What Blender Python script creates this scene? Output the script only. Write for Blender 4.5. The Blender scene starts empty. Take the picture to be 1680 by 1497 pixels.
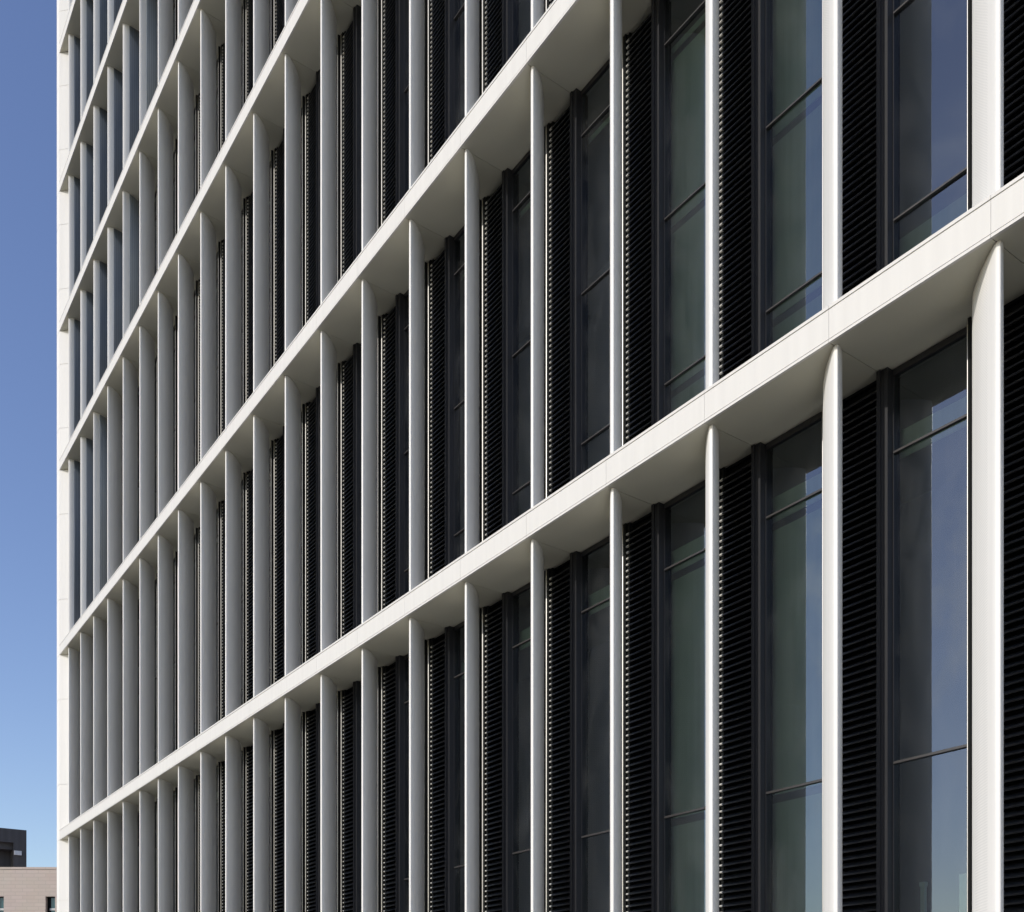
import bpy, bmesh, math, random
from mathutils import Vector, Matrix
random.seed(7)
R = math.radians
sc = bpy.context.scene
COL = sc.collection

# ------------------------------------------------------------------ camera, sky, sun, exposure
EYE = 1.6                      # eye height above the plaza
DF = 6.634                     # camera to the face of the floor bands
ALPHA = 35.566                 # facade direction, left of the optical axis
cam_d = bpy.data.cameras.new('camera'); cam = bpy.data.objects.new('camera', cam_d); COL.objects.link(cam)
cam.location = (0, -DF, EYE); cam.rotation_euler = (R(90), 0, R(90 - ALPHA))
cam_d.sensor_fit = 'HORIZONTAL'; cam_d.sensor_width = 36.0
cam_d.lens = 36.0 * 1723.0 / 1680.0
cam_d.shift_y = (1695.0 - 748.5) / 1680.0
cam_d.clip_start = 0.1; cam_d.clip_end = 3000
sc.camera = cam

SUN_EL, SUN_AZ = 27.5, -4.0    # azimuth from the facade normal, positive to the right
sdir = Vector((math.sin(R(SUN_AZ)) * math.cos(R(SUN_EL)), -math.cos(R(SUN_AZ)) * math.cos(R(SUN_EL)), math.sin(R(SUN_EL))))
sun_d = bpy.data.lights.new('sun', 'SUN'); sun = bpy.data.objects.new('sun', sun_d); COL.objects.link(sun)
sun_d.energy = 2.2; sun_d.angle = R(0.5); sun_d.color = (1.0, 0.935, 0.835)
sun.rotation_euler = sdir.to_track_quat('Z', 'Y').to_euler()
sun.location = (0, -40, 40)

world = bpy.data.worlds.new('World'); sc.world = world; world.use_nodes = True
wt = world.node_tree; wt.nodes.clear()
wo = wt.nodes.new('ShaderNodeOutputWorld'); wb = wt.nodes.new('ShaderNodeBackground')
sky = wt.nodes.new('ShaderNodeTexSky'); sky.sky_type = 'NISHITA'; sky.sun_disc = False
sky.sun_elevation = R(SUN_EL); sky.sun_rotation = R(180 - SUN_AZ)
sky.altitude = 50; sky.air_density = 1.05; sky.dust_density = 0.8; sky.ozone_density = 1.6
wb.inputs['Strength'].default_value = 0.15
hs = wt.nodes.new('ShaderNodeHueSaturation'); hs.inputs['Hue'].default_value = 0.515; hs.inputs['Saturation'].default_value = 1.08; hs.inputs['Value'].default_value = 1.0
wt.links.new(sky.outputs[0], hs.inputs['Color'])
# wisps of cloud on the sun side of the sky, mirrored in the near panes
wtc = wt.nodes.new('ShaderNodeTexCoord'); wdot = wt.nodes.new('ShaderNodeVectorMath'); wdot.operation = 'DOT_PRODUCT'
wdot.inputs[1].default_value = Vector((-.62, -.68, .385)).normalized()
wmask = wt.nodes.new('ShaderNodeMapRange'); wmask.inputs['From Min'].default_value = .93; wmask.inputs['From Max'].default_value = .995
wnz = wt.nodes.new('ShaderNodeTexNoise'); wnz.inputs['Scale'].default_value = 7; wnz.inputs['Detail'].default_value = 8; wnz.inputs['Roughness'].default_value = .62; wnz.inputs['Distortion'].default_value = .6
wrp = wt.nodes.new('ShaderNodeMapRange'); wrp.inputs['From Min'].default_value = .55; wrp.inputs['From Max'].default_value = .80
wmul = wt.nodes.new('ShaderNodeMath'); wmul.operation = 'MULTIPLY'
wmix = wt.nodes.new('ShaderNodeMix'); wmix.data_type = 'RGBA'; wmix.inputs['B'].default_value = (7.5, 7.6, 7.8, 1)
wt.links.new(wtc.outputs['Generated'], wdot.inputs[0]); wt.links.new(wdot.outputs['Value'], wmask.inputs['Value'])
wt.links.new(wtc.outputs['Generated'], wnz.inputs['Vector']); wt.links.new(wnz.outputs['Fac'], wrp.inputs['Value'])
wt.links.new(wmask.outputs[0], wmul.inputs[0]); wt.links.new(wrp.outputs[0], wmul.inputs[1]); wt.links.new(wmul.outputs[0], wmix.inputs['Factor'])
wt.links.new(hs.outputs[0], wmix.inputs['A']); wt.links.new(wmix.outputs['Result'], wb.inputs[0]); wt.links.new(wb.outputs[0], wo.inputs[0])
sc.view_settings.view_transform = 'Standard'; sc.view_settings.look = 'None'
sc.view_settings.exposure = 0.25; sc.view_settings.gamma = 1.0; sc.view_settings.use_curve_mapping = False
sc.cycles.max_bounces = 8; sc.cycles.diffuse_bounces = 5; sc.cycles.glossy_bounces = 4
sc.cycles.transparent_max_bounces = 12

# ------------------------------------------------------------------ materials
def mat(name):
    m = bpy.data.materials.new(name); m.use_nodes = True
    nt = m.node_tree; b = nt.nodes['Principled BSDF']
    return m, nt, b
def node(nt, t, **kw):
    n = nt.nodes.new(t)
    for k, v in kw.items(): setattr(n, k, v)
    return n
def coat(name, col, var=0.04, rough=0.42, scale=1.2, spec=0.4, streak=True, metallic=0.0, bump=0.0):
    """painted / anodised metal with faint cloudy and rain-streaked variation"""
    m, nt, b = mat(name)
    tc = node(nt, 'ShaderNodeTexCoord')
    mp = node(nt, 'ShaderNodeMapping'); mp.inputs['Scale'].default_value = (6, 6, 0.35) if streak else (1, 1, 1)
    nz = node(nt, 'ShaderNodeTexNoise'); nz.inputs['Scale'].default_value = scale; nz.inputs['Detail'].default_value = 6
    geo = node(nt, 'ShaderNodeNewGeometry')
    nt.links.new(geo.outputs['Position'], mp.inputs[0]); nt.links.new(mp.outputs[0], nz.inputs['Vector'])
    rp = node(nt, 'ShaderNodeValToRGB')
    rp.color_ramp.elements[0].position = 0.3; rp.color_ramp.elements[1].position = 0.72
    rp.color_ramp.elements[0].color = tuple(c * (1 - var) for c in col) + (1,)
    rp.color_ramp.elements[1].color = tuple(min(1, c * (1 + var)) for c in col) + (1,)
    nt.links.new(nz.outputs['Fac'], rp.inputs[0]); nt.links.new(rp.outputs[0], b.inputs['Base Color'])
    b.inputs['Roughness'].default_value = rough; b.inputs['Specular IOR Level'].default_value = spec
    b.inputs['Metallic'].default_value = metallic
    if bump:
        n2 = node(nt, 'ShaderNodeTexNoise'); n2.inputs['Scale'].default_value = 90; n2.inputs['Detail'].default_value = 4
        nt.links.new(geo.outputs['Position'], n2.inputs['Vector'])
        bp = node(nt, 'ShaderNodeBump'); bp.inputs['Strength'].default_value = bump; bp.inputs['Distance'].default_value = 0.002
        nt.links.new(n2.outputs['Fac'], bp.inputs['Height']); nt.links.new(bp.outputs[0], b.inputs['Normal'])
    return m
M = {}
M['band'] = coat('stone_panel_warm_white', (0.665, 0.65, 0.62), 0.035, 0.55, 2.0, 0.3, True, 0, 0.12)
M['soffit'] = coat('soffit_aluminium', (0.59, 0.575, 0.48), 0.02, 0.6, 0.8, 0.25, False)
M['pier'] = coat('pier_panel', (0.79, 0.775, 0.745), 0.03, 0.5, 1.5, 0.3)
M['dark_frame'] = coat('charcoal_frame', (0.022, 0.0225, 0.026), 0.12, 0.38, 3.0, 0.4)
M['transom'] = coat('bronze_grey_transom', (0.042, 0.04, 0.041), 0.1, 0.35, 3.0, 0.5)
M['louver'] = coat('black_louver', (0.028, 0.028, 0.029), 0.3, 0.45, 3.0, 0.5)
M['clip'] = coat('raw_aluminium', (0.46, 0.45, 0.43), 0.06, 0.42, 4.0, 0.5, True, 0.85)
M['blade_end'] = coat('pale_blade_end', (0.50, 0.49, 0.46), 0.06, 0.5, 4.0, 0.4)
M['core'] = coat('dark_interior', (0.012, 0.013, 0.013), 0.3, 0.9, 0.5, 0.1)

def fin_material():
    m, nt, b = mat('white_perforated_fin')
    uv = node(nt, 'ShaderNodeUVMap')
    sep = node(nt, 'ShaderNodeSeparateXYZ'); nt.links.new(uv.outputs[0], sep.inputs[0])
    vor = node(nt, 'ShaderNodeTexVoronoi', voronoi_dimensions='2D'); vor.inputs['Scale'].default_value = 50; vor.inputs['Randomness'].default_value = 0
    nt.links.new(uv.outputs[0], vor.inputs['Vector'])
    lt = node(nt, 'ShaderNodeMath', operation='LESS_THAN'); lt.inputs[1].default_value = 0.26
    nt.links.new(vor.outputs['Distance'], lt.inputs[0])
    # the perforated field: a strip on either face, uv.x in metres from the nose (left face negative)
    ab = node(nt, 'ShaderNodeMath', operation='ABSOLUTE'); nt.links.new(sep.outputs[0], ab.inputs[0])
    g1 = node(nt, 'ShaderNodeMath', operation='GREATER_THAN'); g1.inputs[1].default_value = 0.16
    g2 = node(nt, 'ShaderNodeMath', operation='LESS_THAN'); g2.inputs[1].default_value = 0.43
    nt.links.new(ab.outputs[0], g1.inputs[0]); nt.links.new(ab.outputs[0], g2.inputs[0])
    m1 = node(nt, 'ShaderNodeMath', operation='MULTIPLY'); m2 = node(nt, 'ShaderNodeMath', operation='MULTIPLY')
    nt.links.new(g1.outputs[0], m1.inputs[0]); nt.links.new(g2.outputs[0], m1.inputs[1])
    nt.links.new(m1.outputs[0], m2.inputs[0]); nt.links.new(lt.outputs[0], m2.inputs[1])
    geo = node(nt, 'ShaderNodeNewGeometry')
    mp = node(nt, 'ShaderNodeMapping'); mp.inputs['Scale'].default_value = (5, 5, 0.3)
    nz = node(nt, 'ShaderNodeTexNoise'); nz.inputs['Scale'].default_value = 1.5; nz.inputs['Detail'].default_value = 5
    nt.links.new(geo.outputs['Position'], mp.inputs[0]); nt.links.new(mp.outputs[0], nz.inputs['Vector'])
    rp = node(nt, 'ShaderNodeValToRGB')
    rp.color_ramp.elements[0].position = 0.3; rp.color_ramp.elements[0].color = (0.77, 0.757, 0.73, 1)
    rp.color_ramp.elements[1].position = 0.7; rp.color_ramp.elements[1].color = (0.83, 0.816, 0.788, 1)
    nt.links.new(nz.outputs['Fac'], rp.inputs[0])
    mx = node(nt, 'ShaderNodeMix', data_type='RGBA')
    nt.links.new(m2.outputs[0], mx.inputs['Factor']); nt.links.new(rp.outputs[0], mx.inputs['A'])
    mx.inputs['B'].default_value = (0.64, 0.635, 0.62, 1)
    nt.links.new(mx.outputs['Result'], b.inputs['Base Color'])
    b.inputs['Roughness'].default_value = 0.45; b.inputs['Specular IOR Level'].default_value = 0.35
    return m
M['fin'] = fin_material()

def glass_material():
    m, nt, b = mat('tinted_glass'); nt.nodes.remove(b)
    out = nt.nodes['Material Output']
    tr = node(nt, 'ShaderNodeBsdfTransparent'); tr.inputs[0].default_value = (0.66, 0.80, 0.74, 1)
    gl = node(nt, 'ShaderNodeBsdfGlossy'); gl.inputs['Roughness'].default_value = 0.0
    gl.inputs['Color'].default_value = (0.78, 0.88, 1.0, 1)
    fr = node(nt, 'ShaderNodeFresnel'); fr.inputs['IOR'].default_value = 2.35
    geo = node(nt, 'ShaderNodeNewGeometry')
    nz = node(nt, 'ShaderNodeTexNoise'); nz.inputs['Scale'].default_value = 0.9; nz.inputs['Detail'].default_value = 1
    nt.links.new(geo.outputs['Position'], nz.inputs['Vector'])
    bp = node(nt, 'ShaderNodeBump'); bp.inputs['Strength'].default_value = 0.09; bp.inputs['Distance'].default_value = 0.02
    nt.links.new(nz.outputs['Fac'], bp.inputs['Height']); nt.links.new(bp.outputs[0], gl.inputs['Normal'])
    mx = node(nt, 'ShaderNodeMixShader')
    nt.links.new(fr.outputs[0], mx.inputs[0]); nt.links.new(tr.outputs[0], mx.inputs[1]); nt.links.new(gl.outputs[0], mx.inputs[2])
    # uneven pale film that paints mottled cloud reflections into the pane
    mp = node(nt, 'ShaderNodeMapping'); mp.inputs['Scale'].default_value = (2.2, 2.2, 1.1)
    n1 = node(nt, 'ShaderNodeTexNoise'); n1.inputs['Scale'].default_value = .9; n1.inputs['Detail'].default_value = 7; n1.inputs['Roughness'].default_value = .62; n1.inputs['Distortion'].default_value = .8
    mp2 = node(nt, 'ShaderNodeMapping'); mp2.inputs['Scale'].default_value = (40, 40, .9)
    n2 = node(nt, 'ShaderNodeTexNoise'); n2.inputs['Scale'].default_value = 1.0; n2.inputs['Detail'].default_value = 3
    nt.links.new(geo.outputs['Position'], mp.inputs[0]); nt.links.new(mp.outputs[0], n1.inputs['Vector'])
    nt.links.new(geo.outputs['Position'], mp2.inputs[0]); nt.links.new(mp2.outputs[0], n2.inputs['Vector'])
    r1 = node(nt, 'ShaderNodeMapRange'); r1.inputs['From Min'].default_value = .46; r1.inputs['From Max'].default_value = .78; r1.inputs['To Min'].default_value = .004; r1.inputs['To Max'].default_value = .045
    r2 = node(nt, 'ShaderNodeMapRange'); r2.inputs['From Min'].default_value = .35; r2.inputs['From Max'].default_value = .7; r2.inputs['To Min'].default_value = .6; r2.inputs['To Max'].default_value = 1.2
    nt.links.new(n1.outputs['Fac'], r1.inputs['Value']); nt.links.new(n2.outputs['Fac'], r2.inputs['Value'])
    mm = node(nt, 'ShaderNodeMath', operation='MULTIPLY'); nt.links.new(r1.outputs[0], mm.inputs[0]); nt.links.new(r2.outputs[0], mm.inputs[1])
    df = node(nt, 'ShaderNodeBsdfDiffuse'); df.inputs['Color'].default_value = (.62, .64, .66, 1)
    m3 = node(nt, 'ShaderNodeMixShader'); nt.links.new(mm.outputs[0], m3.inputs[0]); nt.links.new(mx.outputs[0], m3.inputs[1]); nt.links.new(df.outputs[0], m3.inputs[2])
    nt.links.new(m3.outputs[0], out.inputs[0])
    return m
M['glass'] = glass_material()

def blind_material():
    m, nt, b = mat('grey_green_blind')
    geo = node(nt, 'ShaderNodeNewGeometry')
    mp = node(nt, 'ShaderNodeMapping'); mp.inputs['Scale'].default_value = (14, 1, 0.5)
    nz = node(nt, 'ShaderNodeTexNoise'); nz.inputs['Scale'].default_value = 1.0; nz.inputs['Detail'].default_value = 6
    n2 = node(nt, 'ShaderNodeTexNoise'); n2.inputs['Scale'].default_value = 2.2; n2.inputs['Detail'].default_value = 6
    nt.links.new(geo.outputs['Position'], mp.inputs[0]); nt.links.new(mp.outputs[0], nz.inputs['Vector'])
    nt.links.new(geo.outputs['Position'], n2.inputs['Vector'])
    mul = node(nt, 'ShaderNodeMath', operation='ADD'); nt.links.new(nz.outputs['Fac'], mul.inputs[0]); nt.links.new(n2.outputs['Fac'], mul.inputs[1])
    rp = node(nt, 'ShaderNodeValToRGB')
    rp.color_ramp.elements[0].position = 0.36; rp.color_ramp.elements[0].color = (0.15, 0.18, 0.155, 1)
    rp.color_ramp.elements[1].position = 0.66; rp.color_ramp.elements[1].color = (0.235, 0.265, 0.235, 1)
    hf = node(nt, 'ShaderNodeMath', operation='MULTIPLY'); hf.inputs[1].default_value = 0.5
    nt.links.new(mul.outputs[0], hf.inputs[0]); nt.links.new(hf.outputs[0], rp.inputs[0]); nt.links.new(rp.outputs[0], b.inputs['Base Color'])
    b.inputs['Roughness'].default_value = 0.9; b.inputs['Specular IOR Level'].default_value = 0.1
    return m
M['blind'] = blind_material()

# ------------------------------------------------------------------ helpers
def mesh_obj(name, bm, material, parent=None, smooth=False):
    me = bpy.data.meshes.new(name); bm.normal_update(); bm.to_mesh(me); bm.free()
    if smooth:
        for p in me.polygons: p.use_smooth = True
    for m in (material if isinstance(material, (list, tuple)) else [material]): me.materials.append(m)
    o = bpy.data.objects.new(name, me); COL.objects.link(o)
    if parent: o.parent = parent
    return o
def box(bm, x0, x1, y0, y1, z0, z1):
    v = [bm.verts.new(p) for p in ((x0,y0,z0),(x1,y0,z0),(x1,y1,z0),(x0,y1,z0),(x0,y0,z1),(x1,y0,z1),(x1,y1,z1),(x0,y1,z1))]
    for f in ((0,3,2,1),(4,5,6,7),(0,1,5,4),(1,2,6,5),(2,3,7,6),(3,0,4,7)): bm.faces.new([v[i] for i in f])
def extrude_x(bm, prof, x0, x1, closed=True):
    """profile [(y,z)] extruded along x with end caps"""
    a = [bm.verts.new((x0, y, z)) for y, z in prof]; b = [bm.verts.new((x1, y, z)) for y, z in prof]
    n = len(prof)
    for i in range(n if closed else n - 1):
        j = (i + 1) % n; bm.faces.new((a[i], a[j], b[j], b[i]))
    if closed: bm.faces.new(a[::-1]); bm.faces.new(b)
def copy_part(src, loc, parent):
    c = src.copy(); COL.objects.link(c); c.parent = parent; c.location = loc
    for ch in src.children:
        d = ch.copy(); COL.objects.link(d); d.parent = c
    return c

# ------------------------------------------------------------------ layout of the facade
U0, W = 3.82, 1.3                       # first fin, bay width (u runs left along the facade, X = -u)
N_LAST = 20
Z = lambda h: h + EYE
BANDS = [5.275, 10.335, 15.393, 19.19, 23.01, 26.795, 30.6]     # lower edge of each band above the eye
BH = 0.283                              # band height
ROWS = [(0.40, BANDS[0])] + [(BANDS[i] + BH, BANDS[i + 1]) for i in range(6)]
FIRST = [-1, -1, 2, 7, 11, 15, 18]      # first bay of each row that the photo shows
UL, UR = U0 + 20.57 * W, U0 - 2.4 * W   # left and right end of the bands
XL, XR = -UL, -UR

# the building itself
bld = bpy.data.objects.new('office_building', None); COL.objects.link(bld)
bld.location = (0, 0, 0)
bld['label'] = 'tall office building gridded with white curved fins and floor bands over dark louvers'
bld['category'] = 'building'

# ---- floor bands (fascia) with soffit
def fascia_profile(z0):
    h = BH
    return [(0.0, z0), (0.0, z0 + .021), (0.012, z0 + .021), (0.012, z0 + .029), (0.003, z0 + .029),
            (0.003, z0 + h - .032), (0.012, z0 + h - .032), (0.012, z0 + h - .024), (0.0, z0 + h - .024), (0.0, z0 + h), (0.025, z0 + h), (0.025, z0)]
def make_band(h, i):
    bm = bmesh.new(); z0 = Z(h)
    edges = [XL] + [-(U0 + n * W) for n in range(N_LAST, -3, -1)] + [XR]
    for a, b in zip(edges[:-1], edges[1:]):
        if b - a < .02: continue
        extrude_x(bm, fascia_profile(z0), a + .0012, b - .0012)
    extrude_x(bm, [(.014, z0 + .01), (.014, z0 + BH - .01), (.024, z0 + BH - .01), (.024, z0 + .01)], XL + .01, XR - .01)  # backing behind the joints
    fa = mesh_obj('floor_band', bm, M['band'], bld)
    bm = bmesh.new()
    for a, b in zip(edges[:-1], edges[1:]):
        if b - a < .02: continue
        box(bm, a + .003, b - .003, 0.0255, .70, z0 + .002, z0 + .02)
    box(bm, XL, XR, 0.0255, .70, z0 + .0225, z0 + .03)
    mesh_obj('soffit', bm, M['soffit'], fa)
    bm = bmesh.new(); box(bm, XL, XR, 0.0255, .70, z0 + BH - .03, z0 + BH - .004)
    mesh_obj('ledge', bm, M['band'], fa)
for i, h in enumerate(BANDS): make_band(h, i)

# ---- fins
def spline(pts, k=4):
    out = []
    P = [pts[0]] + list(pts) + [pts[-1]]
    for i in range(1, len(P) - 2):
        p0, p1, p2, p3 = P[i-1], P[i], P[i+1], P[i+2]
        for s in range(k):
            t = s / k
            out.append(tuple(0.5 * ((2*p1[j]) + (-p0[j]+p2[j])*t + (2*p0[j]-5*p1[j]+4*p2[j]-p3[j])*t*t + (-p0[j]+3*p1[j]-3*p2[j]+p3[j])*t**3) for j in (0, 1)))
    out.append(pts[-1]); return out
LEFT = spline([(.006, -.047), (.018, -.040), (.049, -.018), (.086, .012), (.146, .062), (.216, .125), (.286, .195), (.350, .265), (.400, .335), (.409, .366)])
RIGHT = spline([(-.0275, -.038), (-.024, -.010), (-.010, .025), (.025, .083), (.080, .152), (.152, .226), (.230, .295), (.320, .368), (.377, .393)])
def fin_mesh(height, turn=0.0, scale=1.0):
    """plan section: a leaf, nose to the front, swept back to the left; turn swings it round its nose"""
    c, s = math.cos(R(turn)), math.sin(R(turn))
    def T(p):
        a, b = p[0] * scale, p[1] * scale
        return (a * c - b * s, a * s + b * c)      # (left, into the building)
    path, uvs, d = [], [], 0
    left = [(-.025, -.044), (-.018, -.0485), (-.007, -.050)] + LEFT
    for i, p in enumerate(left):
        if i: d += math.dist(p, left[i-1])
        path.append(T(p)); uvs.append(-d)
    d = 0; rr = []
    for i, p in enumerate(RIGHT):
        if i: d += math.dist(p, RIGHT[i-1])
        rr.append((T(p), d))
    n_left = len(path)
    bm = bmesh.new(); uvl = bm.loops.layers.uv.new('UVMap')
    def ring(z): return [bm.verts.new((-a, b, z)) for a, b in path] + [bm.verts.new((-q[0][0], q[0][1], z)) for q in reversed(rr)]
    uu = uvs + [q[1] for q in reversed(rr)]
    lo, hi = ring(0), ring(height)
    n = len(lo)
    for i in range(n):
        j = (i + 1) % n
        f = bm.faces.new((lo[j], lo[i], hi[i], hi[j])); f.smooth = True
        for l, (u, z) in zip(f.loops, ((uu[j], 0), (uu[i], 0), (uu[i], height), (uu[j], height))): l[uvl].uv = (u, z)
    bm.faces.new(lo); bm.faces.new(hi[::-1])
    # keep the arris at the nose and the tail crisp
    bm.edges.ensure_lookup_table()
    sharp = {0, n - 1, n_left - 1, n_left}
    for e in bm.edges:
        v = e.verts
        for k in sharp:
            if {v[0], v[1]} == {lo[k], hi[k]}: e.smooth = False
        if all(q in lo for q in v) or all(q in hi for q in v): e.smooth = False
    bmesh.ops.recalc_face_normals(bm, faces=bm.faces)
    return bm
FIN_SRC = {}
def turn_of(r, n):
    # towards the upper left the fins swing open
    first_half = {2: 18, 3: 16, 4: 15, 5: 13, 6: 12}.get(r, 99)
    if n > first_half: return 2
    if n == first_half: return 1
    return 0
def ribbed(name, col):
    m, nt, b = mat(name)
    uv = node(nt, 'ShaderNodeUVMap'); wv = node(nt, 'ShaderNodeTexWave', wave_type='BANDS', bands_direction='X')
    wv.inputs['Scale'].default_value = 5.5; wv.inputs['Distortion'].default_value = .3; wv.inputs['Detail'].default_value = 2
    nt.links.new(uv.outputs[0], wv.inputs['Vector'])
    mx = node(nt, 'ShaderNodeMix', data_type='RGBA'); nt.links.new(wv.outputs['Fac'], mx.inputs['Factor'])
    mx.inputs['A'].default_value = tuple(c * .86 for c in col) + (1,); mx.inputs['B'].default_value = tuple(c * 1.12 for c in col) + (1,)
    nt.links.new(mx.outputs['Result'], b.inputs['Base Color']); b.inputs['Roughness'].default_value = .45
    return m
M['rib_shade'] = ribbed('shade_tint_ribs', (.155, .18, .215)); M['rib_half_shade'] = ribbed('half_shade_tint_ribs', (.33, .36, .385))  # blue-grey tints carry the shade on turned and half-turned fins
def shade_panel(height, turn, scale, material, parent):
    # added ribbed strip, 4 mm proud, its colour painting the opened fins' shaded back
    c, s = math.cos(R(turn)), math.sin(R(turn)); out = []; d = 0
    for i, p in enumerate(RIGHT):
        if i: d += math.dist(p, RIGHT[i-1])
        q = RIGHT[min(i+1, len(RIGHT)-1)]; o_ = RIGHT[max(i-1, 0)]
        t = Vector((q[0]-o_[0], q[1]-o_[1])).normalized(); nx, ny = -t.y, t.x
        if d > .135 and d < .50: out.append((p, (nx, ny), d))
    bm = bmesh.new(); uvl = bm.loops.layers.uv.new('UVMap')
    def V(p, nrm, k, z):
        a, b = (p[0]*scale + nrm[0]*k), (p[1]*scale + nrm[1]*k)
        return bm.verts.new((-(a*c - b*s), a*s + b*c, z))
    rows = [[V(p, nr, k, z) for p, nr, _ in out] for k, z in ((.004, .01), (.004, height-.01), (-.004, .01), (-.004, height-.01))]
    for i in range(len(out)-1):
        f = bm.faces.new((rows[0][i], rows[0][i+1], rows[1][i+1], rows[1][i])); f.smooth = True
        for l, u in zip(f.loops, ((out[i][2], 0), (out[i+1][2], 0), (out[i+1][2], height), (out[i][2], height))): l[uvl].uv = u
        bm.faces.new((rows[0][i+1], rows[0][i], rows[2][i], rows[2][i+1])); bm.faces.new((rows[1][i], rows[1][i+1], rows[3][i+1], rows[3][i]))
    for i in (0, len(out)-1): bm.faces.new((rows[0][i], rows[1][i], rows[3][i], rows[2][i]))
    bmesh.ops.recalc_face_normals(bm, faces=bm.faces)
    return mesh_obj('shade_panel', bm, material, parent)
TURNS = [(0, 1.0), (22, .95), (40, .88)]
for r, (h0, h1) in enumerate(ROWS):
    for n in range(FIRST[r], N_LAST + 1):
        k = turn_of(r, n); hh = round(h1 - h0 - .006, 3)
        loc = (-(U0 + n * W), .117, Z(h0) + .003 - .004)
        key = (k, hh)
        if key not in FIN_SRC:
            o = mesh_obj('fin', fin_mesh(hh + .006, *TURNS[k]), M['fin'], bld); o.location = loc; FIN_SRC[key] = o
            if k: shade_panel(hh + .006, *TURNS[k], M['rib_shade' if k == 2 else 'rib_half_shade'], o)
        else:
            o = copy_part(FIN_SRC[key], loc, bld)
        if k == 2: o['label'] = 'fin swung open towards the street with a sunlit front edge'

# ---- louvers: black blades between mullion and fin tail
PITCH = .063
def louver_bm(height, x0, x1, dz=0.0, grow=0.0):
    prof = [(.71, .050), (.672, .030), (.650, .017), (.641, .009), (.6405, .002), (.645, -.003), (.660, -.001), (.70, .022), (.715, .036)]
    bm = bmesh.new(); n = int((height - .03) / PITCH)
    z = .02
    for i in range(n):
        extrude_x(bm, [(y - grow, z + q + dz) for y, q in prof], x0, x1); z += PITCH
    return bm
def louver_panel(height):
    bm = louver_bm(height, -.3895, -.002)
    nf = len(bm.faces)
    for i in range(int((height - .03) / PITCH)):                         # bare metal end of each blade
        zz = .02 + i * PITCH
        extrude_x(bm, [(.668, zz + .022), (.642, zz + .017), (.6395, zz + .004), (.648, zz - .002), (.668, zz + .002)], -.428, -.390)
    bm.faces.ensure_lookup_table()
    for f in bm.faces[nf:]: f.material_index = 1
    o = mesh_obj('louver_panel', bm, [M['louver'], M['blade_end']], bld)
    bm = bmesh.new(); box(bm, -.4280, -.390, .660, .70, 0, height); mesh_obj('end_plate', bm, M['core'], o)
    for xa_, xb_, yf in ((-.50, -.47, .635), (-.530, -.5225, .60)):        # two rounded metal jambs
        bm = bmesh.new(); w_ = xb_ - xa_; arc = [(xb_, .70)] + [(xa_ + w_ * (.5 + .5 * math.cos(R(k))), yf + w_ * .16 * (1 - math.sin(R(k)))) for k in (0, 20, 40, 60, 80, 100, 120, 140, 160, 180)] + [(xa_, .70)]
        lo_ = [bm.verts.new((x, y, 0)) for x, y in arc]; hi_ = [bm.verts.new((x, y, height)) for x, y in arc]
        for i in range(len(arc) - 1):
            f = bm.faces.new((lo_[i + 1], lo_[i], hi_[i], hi_[i + 1])); f.smooth = 0 < i < len(arc) - 2
        for e in bm.edges:
            if len({f.smooth for f in e.link_faces}) > 1: e.smooth = False
        bmesh.ops.recalc_face_normals(bm, faces=bm.faces)
        mesh_obj('jamb_strip', bm, M['clip'], o)
    bm = bmesh.new(); box(bm, -.56, .0, .735, .75, 0, height)            # black backing sheet
    box(bm, -.522, -.5005, .602, .70, 0, height); box(bm, -.4695, -.4285, .637, .70, 0, height)
    mesh_obj('backing', bm, M['core'], o)
    return o
# ---- windows: mullion at the left of the glass, frame, transoms, glass, blinds
def window(height, transoms, blinds):
    G0, G1 = .09, .768        # glass width measured right of the mullion's left edge (local X)
    bm = bmesh.new()
    box(bm, .0, .034, .597, .70, 0, height); box(bm, .0345, .052, .612, .70, 0, height); box(bm, .0525, .09, .615, .70, 0, height)   # stepped mullion
    box(bm, .0905, .099, .68, .74, 0, height); box(bm, G1 - .006, G1, .69, .74, 0, height)
    box(bm,   .0995, G1 - .0065, .68, .74, 0, .05); box(bm, .0995, G1 - .0065, .68, .74, height - .05, height)
    fr = mesh_obj('window', bm, M['dark_frame'], bld)
    for t in transoms:
        bm = bmesh.new()
        extrude_x(bm, [(.70, t - .013), (.676, t - .013), (.676, t + .002), (.684, t + .002), (.684, t + .009), (.705, t + .009), (.705, t - .013)], .0995, G1 - .0065)
        mesh_obj('transom', bm, M['transom'], fr)
    bm = bmesh.new()
    lv = [.05] + sorted(transoms) + [height - .05]
    for a, b in zip(lv[:-1], lv[1:]):
        g = random.uniform(-.0008, .0008)
        v = [bm.verts.new(p) for p in ((.097, .698 + g, a), (G1 - .003, .698 - g, a), (G1 - .003, .698 - g, b), (.097, .698 + g, b))]
        bm.faces.new(v)
    mesh_obj('glass', bm, M['glass'], fr)
    bm = bmesh.new()
    for a, b, on in zip(lv[:-1], lv[1:], blinds):
        if on: box(bm, .055, G1 + .06, .815, .821, a, b - (.38 if b > height - .06 else .075))   # blinds cut short, the dark gap shaped as soffit and transom shade
    if len(bm.verts): mesh_obj('blind', bm, M['blind'], fr)
    else: bm.free()
    return fr
LSRC, WSRC = {}, {}
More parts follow.
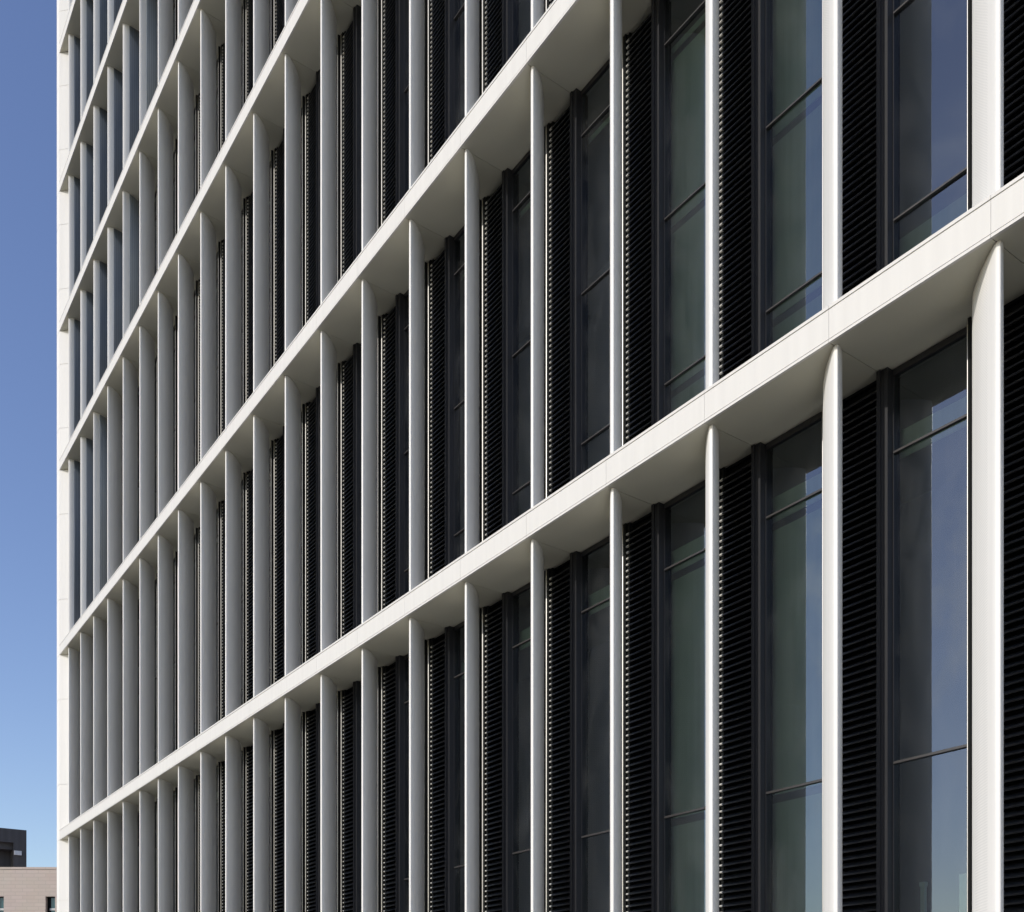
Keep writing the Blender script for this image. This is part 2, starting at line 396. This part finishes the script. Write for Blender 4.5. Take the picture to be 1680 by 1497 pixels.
for r, (h0, h1) in enumerate(ROWS):
    hh = round(h1 - h0 - .004, 3)
    if r == 0: tr = [2.15 - h0, 4.615 - h0]
    elif r in (1, 2): tr = [.90, 2.545, 4.28]
    else: tr = [.90, 2.95]
    for n in range(FIRST[r], N_LAST + 1):
        x = -(U0 + n * W)
        if hh not in LSRC:
            o = louver_panel(hh); o.location = (x, 0, Z(h0) - .002); LSRC[hh] = o
        else: copy_part(LSRC[hh], (x, 0, Z(h0) - .002), bld)
        # blinds: down in some bays, only showing in the head or the foot in others
        if r == 0: bl = {0: (0, 0, 1), 1: (0, 0, 1), 2: (1, 1, 1), 3: (1, 1, 1), 4: (0, 0, 1), 5: (0, 0, 1)}.get(n, (0, 0, 1))
        elif r == 1: bl = {1: (1, 0, 0, 0), 2: (1, 1, 1, 1), 3: (1, 1, 1, 1), 4: (0, 0, 0, 1)}.get(n, (0, 0, 0, 1))
        elif r == 2: bl = (0, 0, 0, 1)
        else: bl = (0, 0, 1)
        key = (hh, bl)
        if key not in WSRC:
            o = window(hh, tr, bl); o.location = (x, 0, Z(h0) - .002); WSRC[key] = o
        else: copy_part(WSRC[key], (x, 0, Z(h0) - .002), bld)

# ---- core behind the glass, end pier, plinth, roof
bm = bmesh.new(); box(bm, XL + .345, XR, 2.6, 16, 0, Z(BANDS[-1] + .2)); mesh_obj('core_wall', bm, M['core'], bld)
bm = bmesh.new()
for h in BANDS: box(bm, XL + .345, XR, .7005, 2.59, Z(h) - .02, Z(h) + BH - .02)
mesh_obj('floor_slab', bm, M['core'], bld)
bm = bmesh.new()
PJ = []
for i, (h0, h1) in enumerate(ROWS):
    lo = 0 if i == 0 else Z(h0 - BH)
    hgt = Z(h1) - lo
    for f0, f1 in ((0, .30), (.30, .76), (.76, 1)): PJ.append((lo + f0 * hgt, lo + f1 * hgt))
for a, b in PJ:
    # plan: flush front, splayed reveal towards the glass
    pl = [(XL - .30, .0), (XL, .0), (XL + .34, .34), (XL + .34, 16.2), (XL - .30, 16.2)]
    lo_ = [bm.verts.new((x, y, a + .005)) for x, y in pl]; hi_ = [bm.verts.new((x, y, b - .005)) for x, y in pl]
    for i in range(len(pl)):
        j = (i + 1) % len(pl); bm.faces.new((lo_[i], lo_[j], hi_[j], hi_[i]))
    bm.faces.new(lo_[::-1]); bm.faces.new(hi_)
pl = [(XL - .29, .01), (XL - .004, .01), (XL + .33, .345), (XL + .33, 16.1), (XL - .29, 16.1)]
lo_ = [bm.verts.new((x, y, .01)) for x, y in pl]; hi_ = [bm.verts.new((x, y, PJ[-1][1] - .02)) for x, y in pl]
for i in range(len(pl)):
    j = (i + 1) % len(pl); bm.faces.new((lo_[i], lo_[j], hi_[j], hi_[i]))
mesh_obj('end_pier', bm, M['pier'], bld)
bm = bmesh.new(); box(bm, XL + .002, XR, .02, .75, 0, Z(ROWS[0][0]) - .003); mesh_obj('plinth', bm, M['band'], bld)

# ------------------------------------------------------------------ two things standing inside, behind the nearest window
M['partition'] = coat('pale_partition', (.55, .60, .58), .05, .6)
FLOOR = Z(ROWS[0][0])
bm = bmesh.new(); box(bm, -4.612, -4.18, .93, .955, FLOOR, Z(1.232))
t = mesh_obj('partition_panel', bm, M['partition'])
t['label'] = 'pale partition panel standing inside the nearest ground floor window, beside the white fin'; t['category'] = 'panel'
bm = bmesh.new(); box(bm, -5.058, -5.02, 1.10, 1.13, FLOOR, Z(1.20)); box(bm, -5.064, -5.014, 1.094, 1.136, Z(1.2005), Z(1.235))
box(bm, -5.11, -4.97, 1.02, 1.21, FLOOR - .02, FLOOR + .02)
t = mesh_obj('metal_post', bm, M['partition'])
t['label'] = 'slim pale post standing inside the nearest ground floor window'; t['category'] = 'post'

# ------------------------------------------------------------------ ground
def plaza_material():
    m, nt, b = mat('plaza_paving')
    geo = node(nt, 'ShaderNodeNewGeometry')
    br = node(nt, 'ShaderNodeTexBrick'); br.inputs['Scale'].default_value = 1.0
    br.inputs['Color1'].default_value = (.14, .12, .095, 1); br.inputs['Color2'].default_value = (.115, .10, .08, 1); br.inputs['Mortar'].default_value = (.05, .05, .05, 1)
    br.inputs['Mortar Size'].default_value = .006; br.inputs['Brick Width'].default_value = .9; br.inputs['Row Height'].default_value = .6
    nt.links.new(geo.outputs['Position'], br.inputs['Vector']); nt.links.new(br.outputs['Color'], b.inputs['Base Color'])
    b.inputs['Roughness'].default_value = .8
    return m
bm = bmesh.new()
v = [bm.verts.new(p) for p in ((-900, -900, 0), (900, -900, 0), (900, 900, 0), (-900, 900, 0))]; bm.faces.new(v)
g = mesh_obj('ground', bm, plaza_material()); g['kind'] = 'structure'
g['label'] = 'grey paved plaza around the buildings'; g['category'] = 'ground'

# ------------------------------------------------------------------ neighbour: tiled block with a dark roof house
ca, sa = math.cos(R(ALPHA)), math.sin(R(ALPHA))
def CW(xc, zc, h): return (sa * xc - ca * zc, -DF + ca * xc + sa * zc, EYE + h)      # (right, forward, above eye) -> world
def tile_material():
    m, nt, b = mat('beige_stone_tiles')
    tc = node(nt, 'ShaderNodeTexCoord')
    sw = node(nt, 'ShaderNodeSeparateXYZ'); cb = node(nt, 'ShaderNodeCombineXYZ')
    nt.links.new(tc.outputs['Object'], sw.inputs[0]); nt.links.new(sw.outputs['X'], cb.inputs['X']); nt.links.new(sw.outputs['Z'], cb.inputs['Y'])
    br = node(nt, 'ShaderNodeTexBrick'); br.offset = .37; br.inputs['Scale'].default_value = 1.0
    br.inputs['Color1'].default_value = (.62, .52, .455, 1); br.inputs['Color2'].default_value = (.585, .485, .42, 1); br.inputs['Mortar'].default_value = (.53, .445, .385, 1)
    br.inputs['Mortar Size'].default_value = .018; br.inputs['Brick Width'].default_value = .66; br.inputs['Row Height'].default_value = .21
    nt.links.new(cb.outputs[0], br.inputs['Vector'])
    nz = node(nt, 'ShaderNodeTexNoise'); nz.inputs['Scale'].default_value = .8; nz.inputs['Detail'].default_value = 6
    nt.links.new(cb.outputs[0], nz.inputs['Vector'])
    mx = node(nt, 'ShaderNodeMix', data_type='RGBA', blend_type='MULTIPLY'); mx.inputs['Factor'].default_value = .35
    nt.links.new(br.outputs['Color'], mx.inputs['A']); nt.links.new(nz.outputs['Color'], mx.inputs['B'])
    hs = node(nt, 'ShaderNodeMix', data_type='RGBA'); hs.inputs['Factor'].default_value = .7
    nt.links.new(mx.outputs['Result'], hs.inputs['A']); nt.links.new(br.outputs['Color'], hs.inputs['B'])
    nt.links.new(hs.outputs['Result'], b.inputs['Base Color']); b.inputs['Roughness'].default_value = .75
    return m
M['tile'] = tile_material()
M['roofhouse'] = coat('dark_metal_cladding', (.075, .069, .069), .15, .5, .8, .3)
M['white_trim'] = coat('white_window_bar', (.6, .6, .6), .04, .5)
M['teal_glass'] = coat('teal_glass', (.03, .09, .10), .3, .08, .3, .6, False)
nb = bpy.data.objects.new('tiled_building', None); COL.objects.link(nb)
nb.location = CW(0, 60, -EYE); nb.rotation_euler = (0, 0, R(90 - ALPHA))
nb['label'] = 'beige stone tiled building with a dark roof house, far behind at the lower left'
nb['category'] = 'building'
S = 60 / 1723.0
def px(x): return (x - 840) * S
def pz(y): return (1695 - y) * S + EYE
TOP = pz(1423)
wins = [(px(-10), px(6.2)), (px(74.6), px(90.3)), (px(-95), px(-79))]
wz1 = pz(1471); wz0 = wz1 - 2.2
# wall with window openings: strips between the openings, each piece butting the next
bm = bmesh.new()
xs = sorted(wins); xa, xb = px(-520), px(420)
box(bm, xa, xb, 0, .3, wz1, TOP - .12)
cur = xa
for a, b in xs:
    box(bm, cur, a, 0, .3, 0, wz1 - .0005); box(bm, a + .0005, b - .0005, 0, .3, 0, wz0); cur = b
box(bm, cur, xb, 0, .3, 0, wz1 - .0005)
box(bm, xa, xb, .3005, 14, 0, TOP - .15)
mesh_obj('wall', bm, M['tile'], nb)
bm = bmesh.new(); box(bm, xa - .02, xb, -.03, 14, TOP - .119, TOP); mesh_obj('coping', bm, M['tile'], nb)
for a, b in xs:
    bm = bmesh.new(); box(bm, a + .001, b - .001, .26, .2995, wz0 + .001, wz1 - .001)
    w = mesh_obj('window', bm, M['core'], nb)
    bm = bmesh.new(); q = a + (b - a) * .42
    box(bm, q, b - .03, .22, .2595, wz0 + .03, wz1 - .06); mesh_obj('pane', bm, M['teal_glass'], w)
    bm = bmesh.new(); box(bm, q - .06, b - .01, .17, .2195, wz1 - .78, wz1 - .66); mesh_obj('window_bar', bm, M['white_trim'], w)
# roof house set back, turned a little; a raised frame round a recessed bay
S2 = 66 / 1723.0
rh_x1 = (43.5 - 840) * S2; rh_top = (1695 - 1362.5) * S2 + EYE
bm = bmesh.new()
ang = R(33)
def rp(x, y, z):   # local turned plan
    return (rh_x1 + x * math.cos(ang) - y * math.sin(ang), 6 + x * math.sin(ang) + y * math.cos(ang), z)
def tbox(bm, x0, x1, y0, y1, z0, z1):
    v = [bm.verts.new(rp(*p)) for p in ((x0,y0,z0),(x1,y0,z0),(x1,y1,z0),(x0,y1,z0),(x0,y0,z1),(x1,y0,z1),(x1,y1,z1),(x0,y1,z1))]
    for f in ((0,3,2,1),(4,5,6,7),(0,1,5,4),(1,2,6,5),(2,3,7,6),(3,0,4,7)): bm.faces.new([v[i] for i in f])
b0 = TOP - .14
tbox(bm, -.75, 0, 0, 4, b0, rh_top); tbox(bm, -9, -.7505, 0, 4, rh_top - .85, rh_top); tbox(bm, -9, -.7505, 1.2, 4, b0, rh_top - .8505)
rhs = mesh_obj('roof_house', bm, M['roofhouse'], nb)
bm = bmesh.new(); tbox(bm, -.7495 - 7, -.7505, .35, 1.199, rh_top - 1.25, rh_top - .8505); mesh_obj('lintel', bm, M['roofhouse'], rhs)
bm = bmesh.new(); tbox(bm, -.72, -.30, -.16, -.001, rh_top - 1.62, rh_top - 1.36); mesh_obj('wall_lamp', bm, M['white_trim'], rhs)
